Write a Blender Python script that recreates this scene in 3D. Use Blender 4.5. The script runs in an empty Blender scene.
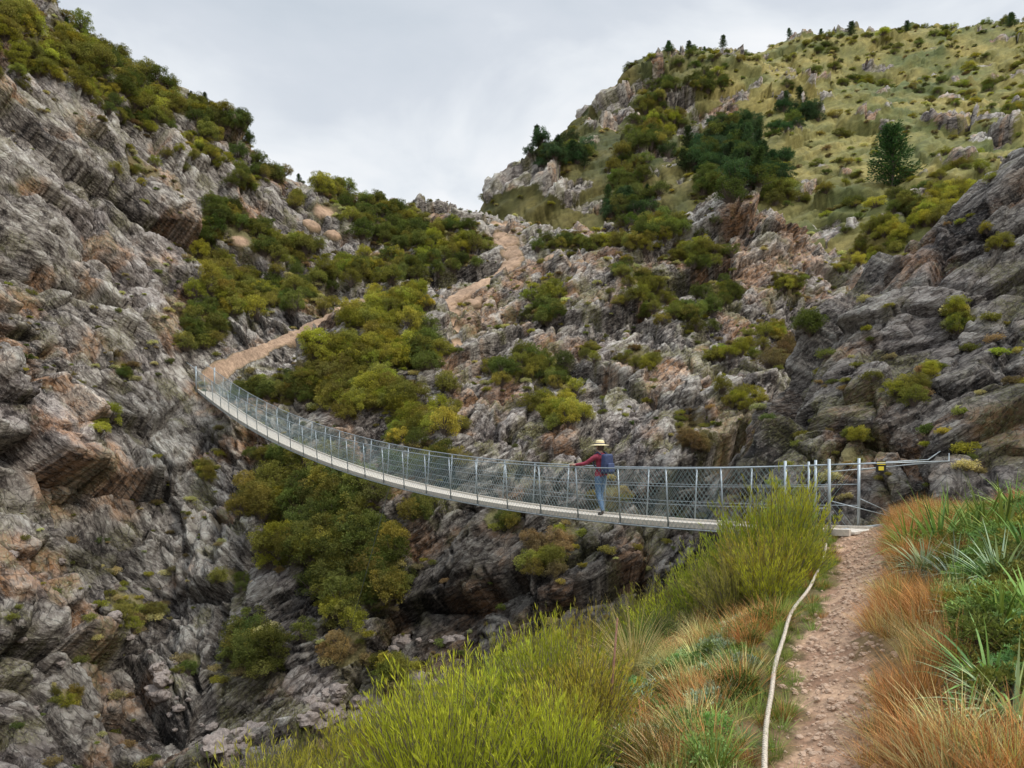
import bpy, math, random, time
import numpy as np
from mathutils import Vector, Matrix
T0=time.time()
rng=np.random.default_rng(7); random.seed(7)
F=740.0; CX=512.0; HY=442.0
# survey helper: bearing / elevation / forward distance -> world point (observer at the origin)
def U(px,py,d): return ((px-CX)/F*d, d, (HY-py)/F*d)
def sstep(a,b,x):
    t=np.clip((x-a)/(b-a),0,1); return t*t*(3-2*t)
# ---------------------------------------------------------------- noise
def _h(ix,iy,iz,s):
    h=ix.astype(np.uint32)*np.uint32(374761393)+iy.astype(np.uint32)*np.uint32(668265263)+iz.astype(np.uint32)*np.uint32(2246822519)+np.uint32((s*3266489917)&0xffffffff)
    h^=h>>np.uint32(15); h*=np.uint32(2246822519); h^=h>>np.uint32(13); h*=np.uint32(3266489917); h^=h>>np.uint32(16)
    return h.astype(np.float32)*np.float32(1/4294967296.0)
def vnoise(p,s=0):
    f=np.floor(p); i=f.astype(np.int64); u=(p-f).astype(np.float32); u=u*u*u*(u*(u*6-15)+10)
    r=0
    for dx in (0,1):
        wx=u[:,0] if dx else 1-u[:,0]
        for dy in (0,1):
            wy=u[:,1] if dy else 1-u[:,1]
            for dz in (0,1):
                wz=u[:,2] if dz else 1-u[:,2]
                r=r+wx*wy*wz*_h(i[:,0]+dx,i[:,1]+dy,i[:,2]+dz,s)
    return r*2-1
def fbm(p,o=4,s=0,g=0.5):
    r=0;a=1;n=0
    for k in range(o):
        r=r+a*vnoise(p*(2.03**k)+k*17.3,s+k); n+=a; a*=g
    return r/n
def facets(p,s=0):
    """random tilted plane per worley cell, sharp joints between cells"""
    f=np.floor(p).astype(np.int64)
    bd=np.full(len(p),1e9,np.float32); out=np.zeros(len(p),np.float32); b2=bd.copy()
    for dx in (-1,0,1):
        for dy in (-1,0,1):
            for dz in (-1,0,1):
                ix,iy,iz=f[:,0]+dx,f[:,1]+dy,f[:,2]+dz
                a=_h(ix,iy,iz,s); b=_h(ix,iy,iz,s+1); c=_h(ix,iy,iz,s+2)
                ex=p[:,0]-ix-a; ey=p[:,1]-iy-b; ez=p[:,2]-iz-c
                d=ex*ex+ey*ey+ez*ez
                m=d<bd
                o=(_h(ix,iy,iz,s+3)*2-1)+ex*(b*2-1)*1.3+ey*(c*2-1)*1.3+ez*(a*2-1)*1.3
                b2=np.where(m,bd,np.minimum(b2,d)); bd=np.where(m,d,bd); out=np.where(m,o,out)
    return out, np.sqrt(b2)-np.sqrt(bd)
# ---------------------------------------------------------------- terrain controls
def tps(pts,lam=0.02):
    P=np.array(pts,float); xy=P[:,:2]/30.0; n=len(P)
    D=np.linalg.norm(xy[:,None]-xy[None],axis=2); K=np.where(D>0,D*D*np.log(D+1e-12),0)+lam*np.eye(n)*0.1
    A=np.zeros((n+3,n+3)); A[:n,:n]=K; A[:n,n]=1; A[:n,n+1:]=xy; A[n,:n]=1; A[n+1:,:n]=xy.T
    w=np.linalg.solve(A,np.concatenate([P[:,2],[0,0,0]]))
    def f(X,Y):
        x=X/30.0;y=Y/30.0; r=w[n]+w[n+1]*x+w[n+2]*y
        for k in range(n):
            d2=(x-xy[k,0])**2+(y-xy[k,1])**2
            r=r+w[k]*0.5*d2*np.log(d2+1e-12)
        return r
    return f
PATH=np.array([(1.35,2.2,-2.0),(1.9,4.43,-1.95),(2.55,5.8,-1.9),(2.95,6.9,-1.85),(3.80,8.2,-1.75),(4.95,10.5,-1.68),(6.0,12.7,-1.62),(6.6,13.6,-1.6)])
main=[tuple(p) for p in PATH]+[
 (0,0,-1.75),(2,-5,-1.5),(0.4,3,-2.1),(10,0,.5),(12,-10,3),(-8,0,-5),(-20,0,-12),(-10,-20,-8),(20,-30,6),
 (0.2,4.8,-2.6),(-2,6,-3.6),(-4,9,-5.6),(0,8,-3.4),(2,10,-3.1),(1,12,-4.4),(4,13,-2.6),(-8,14,-9),(3,17,-6),(6,16,-4),
 (5.58,13.4,-1.62),(5.5,8,-1.12),(2.77,4,-1.85),(4.6,6.2,-1.4),(9.7,14,-1.5),(6.5,11,-1.5),(8.5,9,-.5),(5.5,4,-.9),
 (8,28,-5.5),(1.4,24,-7.8),(-4,24,-9.8),(-8,23,-11),(-14,17,-13),(-24,5,-15),
 (12,20,-4),(20,25,-4),(25,40,0),(40,40,8),(40,15,8),
 U(330,710,28),U(440,600,30),U(550,600,27),U(650,520,30),U(300,600,30),U(350,520,33),U(450,480,33),U(600,400,40),U(600,300,50),
 U(450,330,48),U(330,330,46),U(240,360,44.5),(-17.8,43,2.95),U(540,470,34),U(800,350,43),U(750,430,36),U(860,330,48),
 U(430,220,76),U(500,224,74),U(600,232,66),U(700,203,60),U(760,200,57),U(850,268,55),U(360,204,76),U(560,260,58),U(420,260,62),U(700,300,50),U(300,260,56),
 U(0,768,22),U(0,600,25.5),U(0,400,31),U(0,200,39),U(0,5,49),U(100,400,38),U(180,375,43),U(100,600,31),U(200,600,32),U(200,720,28),U(100,200,46),U(200,230,53),
 U(100,58,57),U(200,120,62),U(310,188,72),U(260,155,67),
 (-8,100,6),(12,85,8),(22,75,8),(-35,95,22),(-60,80,30),(-50,50,36),(-45,25,25),(-35,10,8),(-50,-10,10),(34,68,12),(45,60,18),(0,130,0)]
bluff=[U(745,460,21),U(700,540,19),U(790,406,23),U(840,332,26),U(880,283,27),U(930,234,28),U(985,194,28.5),U(1024,164,28.5),U(1150,90,30),
 U(850,440,19.5),U(950,450,16.8),U(1000,350,20),U(1024,280,23),U(900,350,23),U(900,500,15.2),(9.7,14,-1.5),(6.8,16.5,-3.5),(5,22,-7),(13,17,1.5),(17,17,4),
 (13,38,-6),(22,46,-4),(8,32,-8),(30,42,4),(18,33,4),(30,30,13),(5,30,-12),(10,45,-12),(20,55,-10),(35,60,-5),(0,20,-12),(3,14,-8),(0,5,-15),(10,5,-8),(16,8,-1),(30,8,2),(40,35,18),(30,20,11)]
hill=[U(492,195,111),U(540,168,119),U(575,122,128),U(630,68,150),U(700,52,165),U(800,42,185),U(900,40,190),U(1024,34,190),U(1150,24,190),
 U(600,190,106),U(620,130,130),U(700,170,106),U(700,110,136),U(800,170,105),U(800,110,136),U(800,70,162),U(900,180,92),U(900,120,122),U(1000,150,97),U(1000,90,137),
 U(900,250,72),U(1100,200,70),U(1050,240,60),(0,170,30),(40,230,60),(100,260,80),(-10,150,15),(-15,110,0),(-25,130,-5),(0,88,12),(15,82,14),(32,72,12),(-20,90,-5),(150,150,100),(120,90,60),
 (10,50,-20),(-10,60,-20),(40,40,-5),(70,40,10)]
fM,fB,fH=tps(main),tps(bluff),tps(hill)
az=np.radians(np.concatenate([np.arange(-38,38,0.1),np.arange(38,60,0.5),np.arange(60,300,5.0),np.arange(300,322,0.5)]))
rr=np.concatenate([np.geomspace(0.05,2.5,14,endpoint=False),np.geomspace(2.5,18,300,endpoint=False),np.geomspace(18,80,780,endpoint=False),np.geomspace(80,235,250,endpoint=False),np.geomspace(235,4000,30)])
NR,NA=len(rr),len(az)
R,A=np.meshgrid(rr,az,indexing='ij')
X=(R*np.sin(A)).ravel(); Y=(R*np.cos(A)).ravel(); Rf=R.ravel()
hM=fM(X,Y); bl=sstep(100,150,Rf); hM=hM*(1-bl)-10*bl
hB=fB(X,Y); bl=sstep(48,75,Rf); hB=hB*(1-bl)-60*bl
hB=np.where((Y<3),-60,hB)
hH=fH(X,Y); bl=sstep(240,330,Rf); hH=hH*(1-bl)-20*bl; hH=np.where((Y<30)|(Rf<45),-60,hH)
P2=np.stack([X/9,Y/9,0*X],1).astype(np.float32)
hH=hH+np.where(Rf>60,1,0)*(1.6*fbm(P2/2.2,4,40))*sstep(60,90,Rf)
hs=np.stack([hM,hB,hH]); reg=np.argmax(hs,0)
Z=hs.max(0)
def pathdist(x,y):
    best=np.full(x.shape,1e9)
    for a,b in zip(PATH[:-1],PATH[1:]):
        d=b[:2]-a[:2]; t=np.clip(((x-a[0])*d[0]+(y-a[1])*d[1])/(d@d),0,1)
        best=np.minimum(best,np.hypot(x-a[0]-t*d[0],y-a[1]-t*d[1]))
    return best
pd=pathdist(X,Y)
pr=np.stack([X*1.3,Y*1.3,0*X],1).astype(np.float32)
pwid=0.10+0.07*vnoise(pr*1.2,3)+0.019*np.clip(Y,0,14)
near=1-sstep(13,20,Rf)
Z=Z+near*(0.16*fbm(pr,4,5)*sstep(0.1,1.0,pd)+0.12*sstep(-0.1,0.35,pd-pwid)+0.045*fbm(pr*3.5,4,15)) 
def proj(Zx,Xx=X,Yx=Y):
    ok=Yx>0.5
    PY=np.where(ok,HY-F*Zx/np.where(ok,Yx,1),5000.0)
    return PY.reshape(NR,NA)
PYg=proj(Z)
def hit(px,py,g=None,rmin=12.0):
    g=PYg if g is None else g
    a=math.degrees(math.atan((px-CX)/F)); j=int(round((a+38)/0.1)); j=max(0,min(j,759))
    i0=np.searchsorted(rr,rmin)
    c=g[i0:,j]<=py
    if not c.any(): return None
    i=i0+int(np.argmax(c))
    if rr[i]>230: return None
    return i*NA+j
def spheres(lst,rscale=1.0):
    m=np.zeros(len(X),np.float32)
    P=np.stack([X,Y,Z],1)
    for q in lst:
        px,py,rp=q[:3]
        k=hit(px,py,None,q[3] if len(q)>3 else 12.0)
        if k is None: continue
        rad=rp/F*Y[k]*rscale
        d=np.linalg.norm(P-P[k],axis=1)/rad
        m=np.maximum(m,np.clip(1.35-d,0,1))
    return m
PT=[(20,22,40,14,26,.8,1.3,'o'),(75,52,45,16,30,.8,1.4,'o'),(130,75,40,16,26,.8,1.4,'g'),(175,105,35,16,22,.8,1.4,'o'),(225,130,35,14,26,.8,1.4,'g'),(280,165,30,12,24,.8,1.4,'g'),(325,192,30,10,24,.8,1.4,'o'),(375,207,26,7,18,.8,1.3,'g'),(415,218,24,6,16,.7,1.2,'o'),(455,224,20,5,10,.6,1.0,'g'),
 (40,62,44,14,24,.6,1.0,'o'),(200,155,26,12,14,.6,1.0,'o'),(140,112,34,12,16,.5,.9,'g'),(95,88,30,10,14,.5,.9,'o'),(245,178,22,10,12,.6,1.0,'g'),(140,170,20,10,5,.4,.7,'o'),
 (222,222,22,20,20,.8,1.4,'g'),(255,235,30,16,20,.8,1.3,'g'),(290,245,30,12,14,.8,1.3,'o'),(215,270,20,25,22,.7,1.2,'o'),(205,325,24,20,24,.7,1.1,'g'),(245,290,30,20,30,.7,1.2,'o'),
 (300,288,36,16,26,.7,1.2,'g'),(350,215,30,12,16,.9,1.3,'g'),(355,268,30,12,18,.8,1.2,'o'),(400,235,40,12,26,.9,1.4,'g'),(400,265,36,12,20,.9,1.3,'g'),(440,245,30,12,20,.9,1.3,'o'),(460,262,16,7,5,.7,1.0,'g'),(482,240,14,5,5,.6,.9,'g'),
 (405,305,38,16,27,.8,1.3,'y'),(375,322,30,12,18,.8,1.3,'y'),(385,355,42,16,32,.8,1.3,'y'),(425,352,20,22,18,.8,1.2,'g'),(350,350,22,12,11,.8,1.2,'y'),(335,382,42,16,32,.8,1.2,'o'),(285,388,36,10,20,.7,1.0,'g'),(380,395,45,18,34,.8,1.2,'o'),(250,390,20,7,8,.5,.8,'g'),
 (420,425,40,14,24,.7,1.1,'o'),(430,462,26,12,11,.6,1.0,'g'),(280,455,26,10,9,.7,1.0,'g'),(262,500,26,20,18,.7,1.1,'o'),(320,500,42,28,40,.8,1.3,'g'),(345,545,42,28,36,.8,1.3,'g'),(300,545,28,20,16,.7,1.1,'o'),(370,585,32,18,20,.8,1.2,'g'),(385,545,18,13,7,.7,1.0,'o'),(340,600,28,13,9,.7,1.0,'o'),(425,510,12,10,5,.6,.9,'g'),
 (252,655,24,30,13,.8,1.1,'g'),(385,668,20,12,7,.6,.9,'o'),(345,650,24,14,7,.5,.8,'b'),(85,424,13,8,5,.5,.8,'y'),(115,372,12,5,4,.4,.6,'g'),(130,610,34,12,8,.4,.7,'o'),(240,580,12,5,4,.4,.6,'g'),(205,470,8,14,5,.4,.7,'o'),(75,695,14,6,4,.3,.5,'o'),(195,667,12,5,4,.3,.5,'g'),
 (545,310,18,11,10,.7,1.0,'g'),(525,365,32,13,17,.7,1.1,'g'),(560,410,22,12,13,.7,1.1,'y'),(560,378,14,7,5,.6,.9,'g'),(555,290,24,7,8,.7,1.0,'o'),(565,243,34,6,14,.7,1.1,'g'),(615,240,36,7,16,.8,1.2,'o'),(660,228,40,9,20,.8,1.2,'g'),(690,250,38,10,16,.7,1.1,'o'),(630,272,24,7,8,.6,.9,'g'),(650,292,26,12,14,.7,1.0,'o'),(690,315,26,10,14,.7,1.0,'g'),(720,290,26,9,12,.7,1.0,'g'),(735,350,20,8,7,.6,.9,'o'),(640,358,20,7,7,.5,.8,'o'),
 (795,355,30,14,15,.8,1.1,'b'),(790,285,20,8,7,.6,.9,'o'),(770,330,18,7,7,.6,.9,'o'),(820,325,12,9,6,.6,.9,'g'),(590,350,12,6,4,.5,.7,'o'),(735,400,14,10,6,.5,.8,'o'),(690,440,20,12,7,.4,.7,'b'),(560,545,25,14,7,.5,.8,'b'),(610,500,24,10,5,.4,.6,'b'),(540,560,14,14,5,.5,.8,'o'),(500,520,14,12,4,.5,.7,'g'),
 (957,316,12,12,5,.42,.55,'o'),(905,388,16,10,7,.38,.5,'o'),(850,436,12,7,4,.3,.45,'o'),(930,366,8,8,3,.3,.4,'y'),(1000,240,14,6,4,.3,.45,'o'),
 (850,262,14,12,8,.5,.8,'y',45),(890,232,22,14,12,1,1.6,'y',60),(930,215,30,12,16,1,1.7,'o',60),(865,245,14,12,8,.9,1.3,'o',60),(905,205,22,10,12,1,1.7,'g',60),(960,190,34,9,12,1,1.5,'y',60),
 (620,205,22,10,24,1.4,2.2,'d'),(725,150,32,16,44,1.4,2.8,'d'),(760,172,32,12,36,1.4,2.6,'d'),(700,160,14,12,12,1.5,2.5,'d'),(720,182,26,8,12,1.6,2.4,'g'),(770,188,24,8,12,1.6,2.4,'g'),(560,158,26,7,20,1.4,2.2,'d'),(578,150,16,10,10,1.5,2.4,'d'),(750,122,36,9,22,1.4,2.2,'d'),(800,112,24,8,11,1.6,2.6,'d'),(640,150,18,22,20,1.4,2.2,'g'),(625,180,18,12,12,1.4,2.2,'g'),(660,120,18,20,18,1.4,2.2,'o'),(700,82,40,9,20,1.4,2.0,'g'),(660,95,14,16,10,1.4,2.0,'g')]
vegs=[(a[0],a[1],(a[2]+a[3])*0.60)+((a[8],) if len(a)>8 else ()) for a in PT]
veg=spheres(vegs)
def chain(pts,r,st=6):
    o=[]
    for (a,b),(c,d) in zip(pts[:-1],pts[1:]):
        n=max(1,int(math.hypot(c-a,d-b)/st))
        o+=[(a+(c-a)*i/n,b+(d-b)*i/n,r*(.75+.5*rng.random())) for i in range(n)]
    return o+[(*pts[-1],r)]
trail=chain([(214,376),(240,360),(265,347),(290,336),(312,326),(334,315)],10)+chain([(434,308),(455,295),(480,283),(500,271),(514,258),(510,246),(502,234),(500,226)],9.5)+chain([(452,300),(456,325),(458,345)],6)+chain([(334,315),(350,306),(362,300)],6)+chain([(440,226),(480,224),(530,230)],6)+[(325,212,9),(312,222,8),(240,240,7),(335,232,7),(585,268,13),(602,264,10),(552,256,8),(475,300,8)]
dirt=spheres(trail,1.15); dirtx=spheres(trail,2.3)
rockE=spheres([(500,195,14),(520,185,20),(545,180,26),(560,195,18),(575,185,15),(600,125,16),(615,100,20),(640,80,20),(620,120,20),(590,140,10),(680,100,16),(690,125,20),(710,110,16),(725,105,12),(660,75,12),(590,205,14),(650,200,10),(700,145,10),(830,215,18),(990,140,20),(950,130,14),(1010,160,16),(870,70,8),(870,120,8),(960,170,12),(1020,110,8),(735,95,14),(750,90,10)])
P3=np.stack([X,Y,Z],1).astype(np.float32)
pn=P3/5
n1=fbm(pn,4,11); n2=fbm(pn*3.1,3,21)
rock=np.ones(len(X),np.float32)
rock=np.where(reg==2,np.clip(rockE*1.6+sstep(0.25,0.5,n1)*0.9+ n2*0.4,0,1),1-0.7*np.clip(veg*1.5+n2*.4*(veg>0),0,1))
rock=rock*(1-np.clip(dirt*1.7+n2*.6*(dirt>0),0,1))
edgeA=np.where(reg==1,sstep(12.5,15.5,Rf)*sstep(0.0,0.6,hB-hM),sstep(14,22,Rf))
rock=rock*edgeA
w=np.where(reg==2,0.35+0.65*rock,np.where(reg==1,.66,0.22+0.72*rock))*edgeA*(1-sstep(235,300,Rf))*(1-.6*np.clip(dirt,0,1))
w=w*(0.12+0.88*sstep(1.0,4.5,np.hypot(X+17.8,Y-43)))
G=P3.astype(float).reshape(NR,NA,3)
dr=np.gradient(G,axis=0); da=np.roll(G,-1,1)-np.roll(G,1,1)
N=np.cross(da,dr); N/=np.linalg.norm(N,axis=2,keepdims=True)+1e-12; N=N.reshape(-1,3); N*=np.sign(N[:,2:3]+1e-9)
azt=np.tile(az,NR)
sel=np.where((w>0.01)&((azt<math.radians(62))|(azt>math.radians(298))))[0]
S=np.where(reg[sel]==2,2.6,1.0)[:,None]
p=(P3[sel]/S).astype(np.float32)
wp=p+0.6*np.stack([fbm(p/3.5,3,51),fbm(p/3.5,3,61),fbm(p/3.5,3,71)],1)
# bedding: dips right on the left wall, dips left on the spur and the bluff
ang=np.where(wp[:,0]<-12,math.radians(-46),math.radians(36))
cs,sn=np.cos(ang),np.sin(ang)
q=np.stack([wp[:,0]*cs+wp[:,2]*sn, wp[:,1], -wp[:,0]*sn+wp[:,2]*cs],1).astype(np.float32)
f1,e1=facets(q/np.array([7.5,6.0,3.0],np.float32),101)
f2,e2=facets(q/np.array([3.4,2.7,.95],np.float32),201)
f3,e3=facets(q/np.array([1.5,1.2,.34],np.float32),301)
f4,e4=facets(q/np.array([.55,.48,.15],np.float32),401)
D=0.85*f1-0.40*(1-sstep(0,.08,e1)) +0.42*f2-0.22*(1-sstep(0,.08,e2))+0.17*f3-0.07*(1-sstep(0,.10,e3))+0.045*f4+1.1*fbm(p/11,3,81)+0.05*fbm(p*1.6,3,91)
P=np.stack([X,Y,Z],1)
P[sel]+=N[sel]*(D*w[sel]*S[:,0])[:,None]
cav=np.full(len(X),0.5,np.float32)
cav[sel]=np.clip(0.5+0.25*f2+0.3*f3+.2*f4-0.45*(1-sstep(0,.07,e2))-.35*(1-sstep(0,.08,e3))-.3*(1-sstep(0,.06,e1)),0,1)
X2,Y2,Z2=P[:,0],P[:,1],P[:,2]
PYd=proj(Z2,X2,Y2)
Zg=Z2.reshape(NR,NA)
def gz(x,y):
    r=math.hypot(x,y); a=math.degrees(math.atan2(x,y)); j=(a+38)/0.1; j=max(0,min(j,758.9)); i=np.searchsorted(rr,r)-1
    t=(r-rr[i])/(rr[i+1]-rr[i]); j0=int(j); u=j-j0
    return float((Zg[i,j0]*(1-u)+Zg[i,j0+1]*u)*(1-t)+(Zg[i+1,j0]*(1-u)+Zg[i+1,j0+1]*u)*t)
def c3(*a): return np.array(a,np.float32)
col=np.zeros((len(X),3),np.float32)
mixn=np.clip(0.5+0.8*n1,0,1)[:,None]; mixm=np.clip(0.5+0.9*n2,0,1)[:,None]
col[:]=c3(.125,.12,.048)*(1-mixn)+c3(.21,.16,.08)*mixn
mixe=np.clip(.5+1.1*fbm(P3/np.float32(7),4,33),0,1)[:,None]
colE=c3(.105,.118,.038)*(1-mixe)+c3(.28,.225,.07)*mixe
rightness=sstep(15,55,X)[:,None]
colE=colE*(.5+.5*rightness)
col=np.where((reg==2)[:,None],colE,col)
nearc=c3(.12,.10,.045)*(1-mixm)+c3(.20,.12,.06)*mixm
nw=(1-sstep(12,18,Rf))[:,None]; col=col*(1-nw)+nearc*nw
dm=np.clip(dirt*1.7+n2*.6*(dirt>0),0,1)[:,None]; col=col*(1-dm)+(c3(.45,.30,.195)*(1-.4*mixm))*dm
pm=1-sstep(-0.06,0.08,pd-pwid+0.16*fbm(pr*5,3,31))
pm=pm*(1-sstep(13.5,15,Rf))
pmv=np.clip(.5+1.2*fbm(pr*4,4,35),0,1)[:,None]
col=col*(1-pm[:,None])+(c3(.25,.145,.09)*(1-pmv)+c3(.43,.28,.18)*pmv)*pm[:,None]
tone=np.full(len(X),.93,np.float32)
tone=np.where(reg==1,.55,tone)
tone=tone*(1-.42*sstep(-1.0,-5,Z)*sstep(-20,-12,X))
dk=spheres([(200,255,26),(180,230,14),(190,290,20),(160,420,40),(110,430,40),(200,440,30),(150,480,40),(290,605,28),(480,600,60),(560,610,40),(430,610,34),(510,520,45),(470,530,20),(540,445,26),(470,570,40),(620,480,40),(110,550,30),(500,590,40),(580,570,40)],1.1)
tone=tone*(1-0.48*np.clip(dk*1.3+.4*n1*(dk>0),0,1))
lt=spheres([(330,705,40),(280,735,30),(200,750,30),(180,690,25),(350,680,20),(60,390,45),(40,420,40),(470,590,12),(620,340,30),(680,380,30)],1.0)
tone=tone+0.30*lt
rust=spheres([(10,345,22),(475,590,20),(450,600,12),(560,600,20),(800,240,24),(780,260,20),(580,345,18),(470,330,20),(330,320,20),(520,500,20),(760,270,16),(30,300,18),(10,60,16),(440,640,30),(500,240,20),(480,300,20),(730,250,20),(990,440,20)],1.1)
rust=np.clip(rust*1.0+sstep(.05,.42,fbm(P3/np.float32(2.3),4,37))*1.0,0,1)
purp=sstep(.05,.4,fbm(P3/np.float32(4.5),3,38))
moss=sstep(.05,.36,fbm(P3/np.float32(1.3),3,39))*np.clip(N[:,2]*1.6-.2,0,1)
big=fbm(P3/np.float32(6),3,36)
# ---------------------------------------------------------------- materials
class NT:
    def __init__(s,nt): s.nt=nt; nt.nodes.clear()
    def n(s,t,**k):
        nd=s.nt.nodes.new(t)
        for a,b in k.items(): setattr(nd,a,b)
        return nd
    def l(s,a,b): s.nt.links.new(a,b)
    def noise(s,vec,scale,det=4,rough=.55,dist=0):
        n=s.n('ShaderNodeTexNoise'); n.inputs['Scale'].default_value=scale; n.inputs['Detail'].default_value=det; n.inputs['Roughness'].default_value=rough; n.inputs['Distortion'].default_value=dist
        if vec: s.l(vec,n.inputs['Vector'])
        return n
    def ramp(s,fac,stops):
        n=s.n('ShaderNodeValToRGB'); e=n.color_ramp.elements
        while len(e)<len(stops): e.new(0.5)
        for x,(ps,c) in zip(e,stops):
            x.position=ps; x.color=(c,c,c,1) if not hasattr(c,'__len__') else (*c,1)
        s.l(fac,n.inputs[0]); return n.outputs[0]
    def mix(s,f,a,b,mode='MIX'):
        n=s.n('ShaderNodeMix',data_type='RGBA',blend_type=mode)
        for i,v in ((0,f),(6,a),(7,b)):
            if isinstance(v,bpy.types.NodeSocket): s.l(v,n.inputs[i])
            elif i==0: n.inputs[0].default_value=v
            else: n.inputs[i].default_value=(*v,1)
        return n.outputs[2]
    def m(s,op,a,b=0.0,c=None):
        n=s.n('ShaderNodeMath',operation=op)
        for i,v in enumerate((a,b) if c is None else (a,b,c)):
            if isinstance(v,bpy.types.NodeSocket): s.l(v,n.inputs[i])
            else: n.inputs[i].default_value=v
        return n.outputs[0]
    def attr(s,name,col=False):
        n=s.n('ShaderNodeAttribute'); n.attribute_name=name; return n.outputs['Color' if col else 'Fac']
def newmat(name):
    m=bpy.data.materials.new(name); m.use_nodes=True; return m,NT(m.node_tree)
def terrain_mat():
    m,t=newmat('terrain')
    out=t.n('ShaderNodeOutputMaterial'); b=t.n('ShaderNodeBsdfPrincipled'); t.l(b.outputs[0],out.inputs[0])
    tc=t.n('ShaderNodeTexCoord').outputs['Object']
    st=t.attr('bed',True)
    v2=t.n('ShaderNodeTexVoronoi',feature='DISTANCE_TO_EDGE'); v2.inputs['Scale'].default_value=1.3; t.l(st,v2.inputs['Vector'])
    v3=t.n('ShaderNodeTexVoronoi'); v3.inputs['Scale'].default_value=3.4; t.l(st,v3.inputs['Vector'])
    sep3=t.n('ShaderNodeSeparateColor'); t.l(v3.outputs['Color'],sep3.inputs[0])
    nf=t.noise(st,1.8,7,.70).outputs[0]; nv=t.noise(tc,10,4,.7).outputs[0]
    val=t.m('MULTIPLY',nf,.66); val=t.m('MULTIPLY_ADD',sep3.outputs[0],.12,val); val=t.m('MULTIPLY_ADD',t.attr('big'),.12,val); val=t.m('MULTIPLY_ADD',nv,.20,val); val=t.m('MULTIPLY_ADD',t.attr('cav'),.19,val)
    rc=t.ramp(val,[(.41,(.030,.025,.022)),(.50,(.115,.096,.083)),(.58,(.235,.204,.175)),(.67,(.375,.335,.285)),(.82,(.58,.55,.48))])
    rf=t.m('MULTIPLY',t.attr('rust'),t.ramp(nf,[(.42,.15),(.56,.95)]))
    rc=t.mix(rf,rc,t.mix(.5,rc,(.50,.23,.075)))
    rc=t.mix(t.m('MULTIPLY',t.attr('purp'),.4),rc,t.mix(1.0,rc,(.84,.78,.86),'MULTIPLY'))
    mf=t.m('MULTIPLY',t.attr('moss'),t.ramp(nv,[(.42,.1),(.6,.8)]))
    rc=t.mix(mf,rc,(.19,.175,.055))
    rc=t.mix(t.ramp(nv,[(.59,0),(.67,.5)]),rc,(.56,.55,.48))
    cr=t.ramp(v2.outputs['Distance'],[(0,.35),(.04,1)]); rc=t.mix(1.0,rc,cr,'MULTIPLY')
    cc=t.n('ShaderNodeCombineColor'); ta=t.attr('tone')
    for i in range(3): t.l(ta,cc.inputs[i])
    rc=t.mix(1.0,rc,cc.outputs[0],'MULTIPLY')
    ng=t.noise(tc,16,5,.75).outputs[0]
    cov=t.mix(1.0,t.attr('cover',True),t.ramp(ng,[(.3,.5),(.7,1.45)]),'MULTIPLY'); cov=t.mix(1.0,cov,t.ramp(nf,[(.35,.65),(.65,1.2)]),'MULTIPLY')
    rkf=t.m('ADD',t.attr('rock'),t.m('MULTIPLY',t.m('SUBTRACT',nf,.5),1.1)); rkf=t.ramp(rkf,[(.38,0),(.58,1)])
    colr=t.mix(rkf,cov,rc); t.l(colr,b.inputs['Base Color'])
    b.inputs['Roughness'].default_value=.88; b.inputs['Specular IOR Level'].default_value=.2
    h=t.m('MULTIPLY_ADD',nv,.3,nf); h=t.m('MULTIPLY_ADD',v3.outputs['Distance'],-.35,h)
    bp=t.n('ShaderNodeBump'); bp.inputs['Strength'].default_value=.75; bp.inputs['Distance'].default_value=.25
    hc=t.m('MULTIPLY',h,t.m('MULTIPLY_ADD',rkf,.8,.2)); t.l(hc,bp.inputs['Height']); t.l(bp.outputs[0],b.inputs['Normal'])
    return m
TM=terrain_mat()
bed=np.zeros((len(X),3),np.float32)
angb=np.where(X<-12,math.radians(-46),math.radians(36)); pb=P.astype(np.float32)+.5*np.stack([vnoise(P3/2.5,51),vnoise(P3/2.5,61),vnoise(P3/2.5,71)],1)
bed[:,0]=pb[:,0]*np.cos(angb)+pb[:,2]*np.sin(angb); bed[:,1]=pb[:,1]; bed[:,2]=2.8*(-pb[:,0]*np.sin(angb)+pb[:,2]*np.cos(angb))
bed=np.where((reg==2)[:,None],bed*.4,bed)
bed=np.where((reg==1)[:,None],bed*1.5,bed)
def simple(name,col,rough=.6,metal=0,noise=.2,scale=20,bump=0):
    m,t=newmat(name); out=t.n('ShaderNodeOutputMaterial'); b=t.n('ShaderNodeBsdfPrincipled'); t.l(b.outputs[0],out.inputs[0])
    tc=t.n('ShaderNodeTexCoord').outputs['Object']; n=t.noise(tc,scale,4,.65).outputs[0]
    c=t.mix(t.ramp(n,[(.3,0),(.7,1)]),tuple(x*(1-noise) for x in col),tuple(min(1,x*(1+noise)) for x in col)); t.l(c,b.inputs['Base Color'])
    b.inputs['Roughness'].default_value=rough; b.inputs['Metallic'].default_value=metal
    if bump:
        bp=t.n('ShaderNodeBump'); bp.inputs['Strength'].default_value=.6; bp.inputs['Distance'].default_value=bump; t.l(n,bp.inputs['Height']); t.l(bp.outputs[0],b.inputs['Normal'])
    return m
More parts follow.
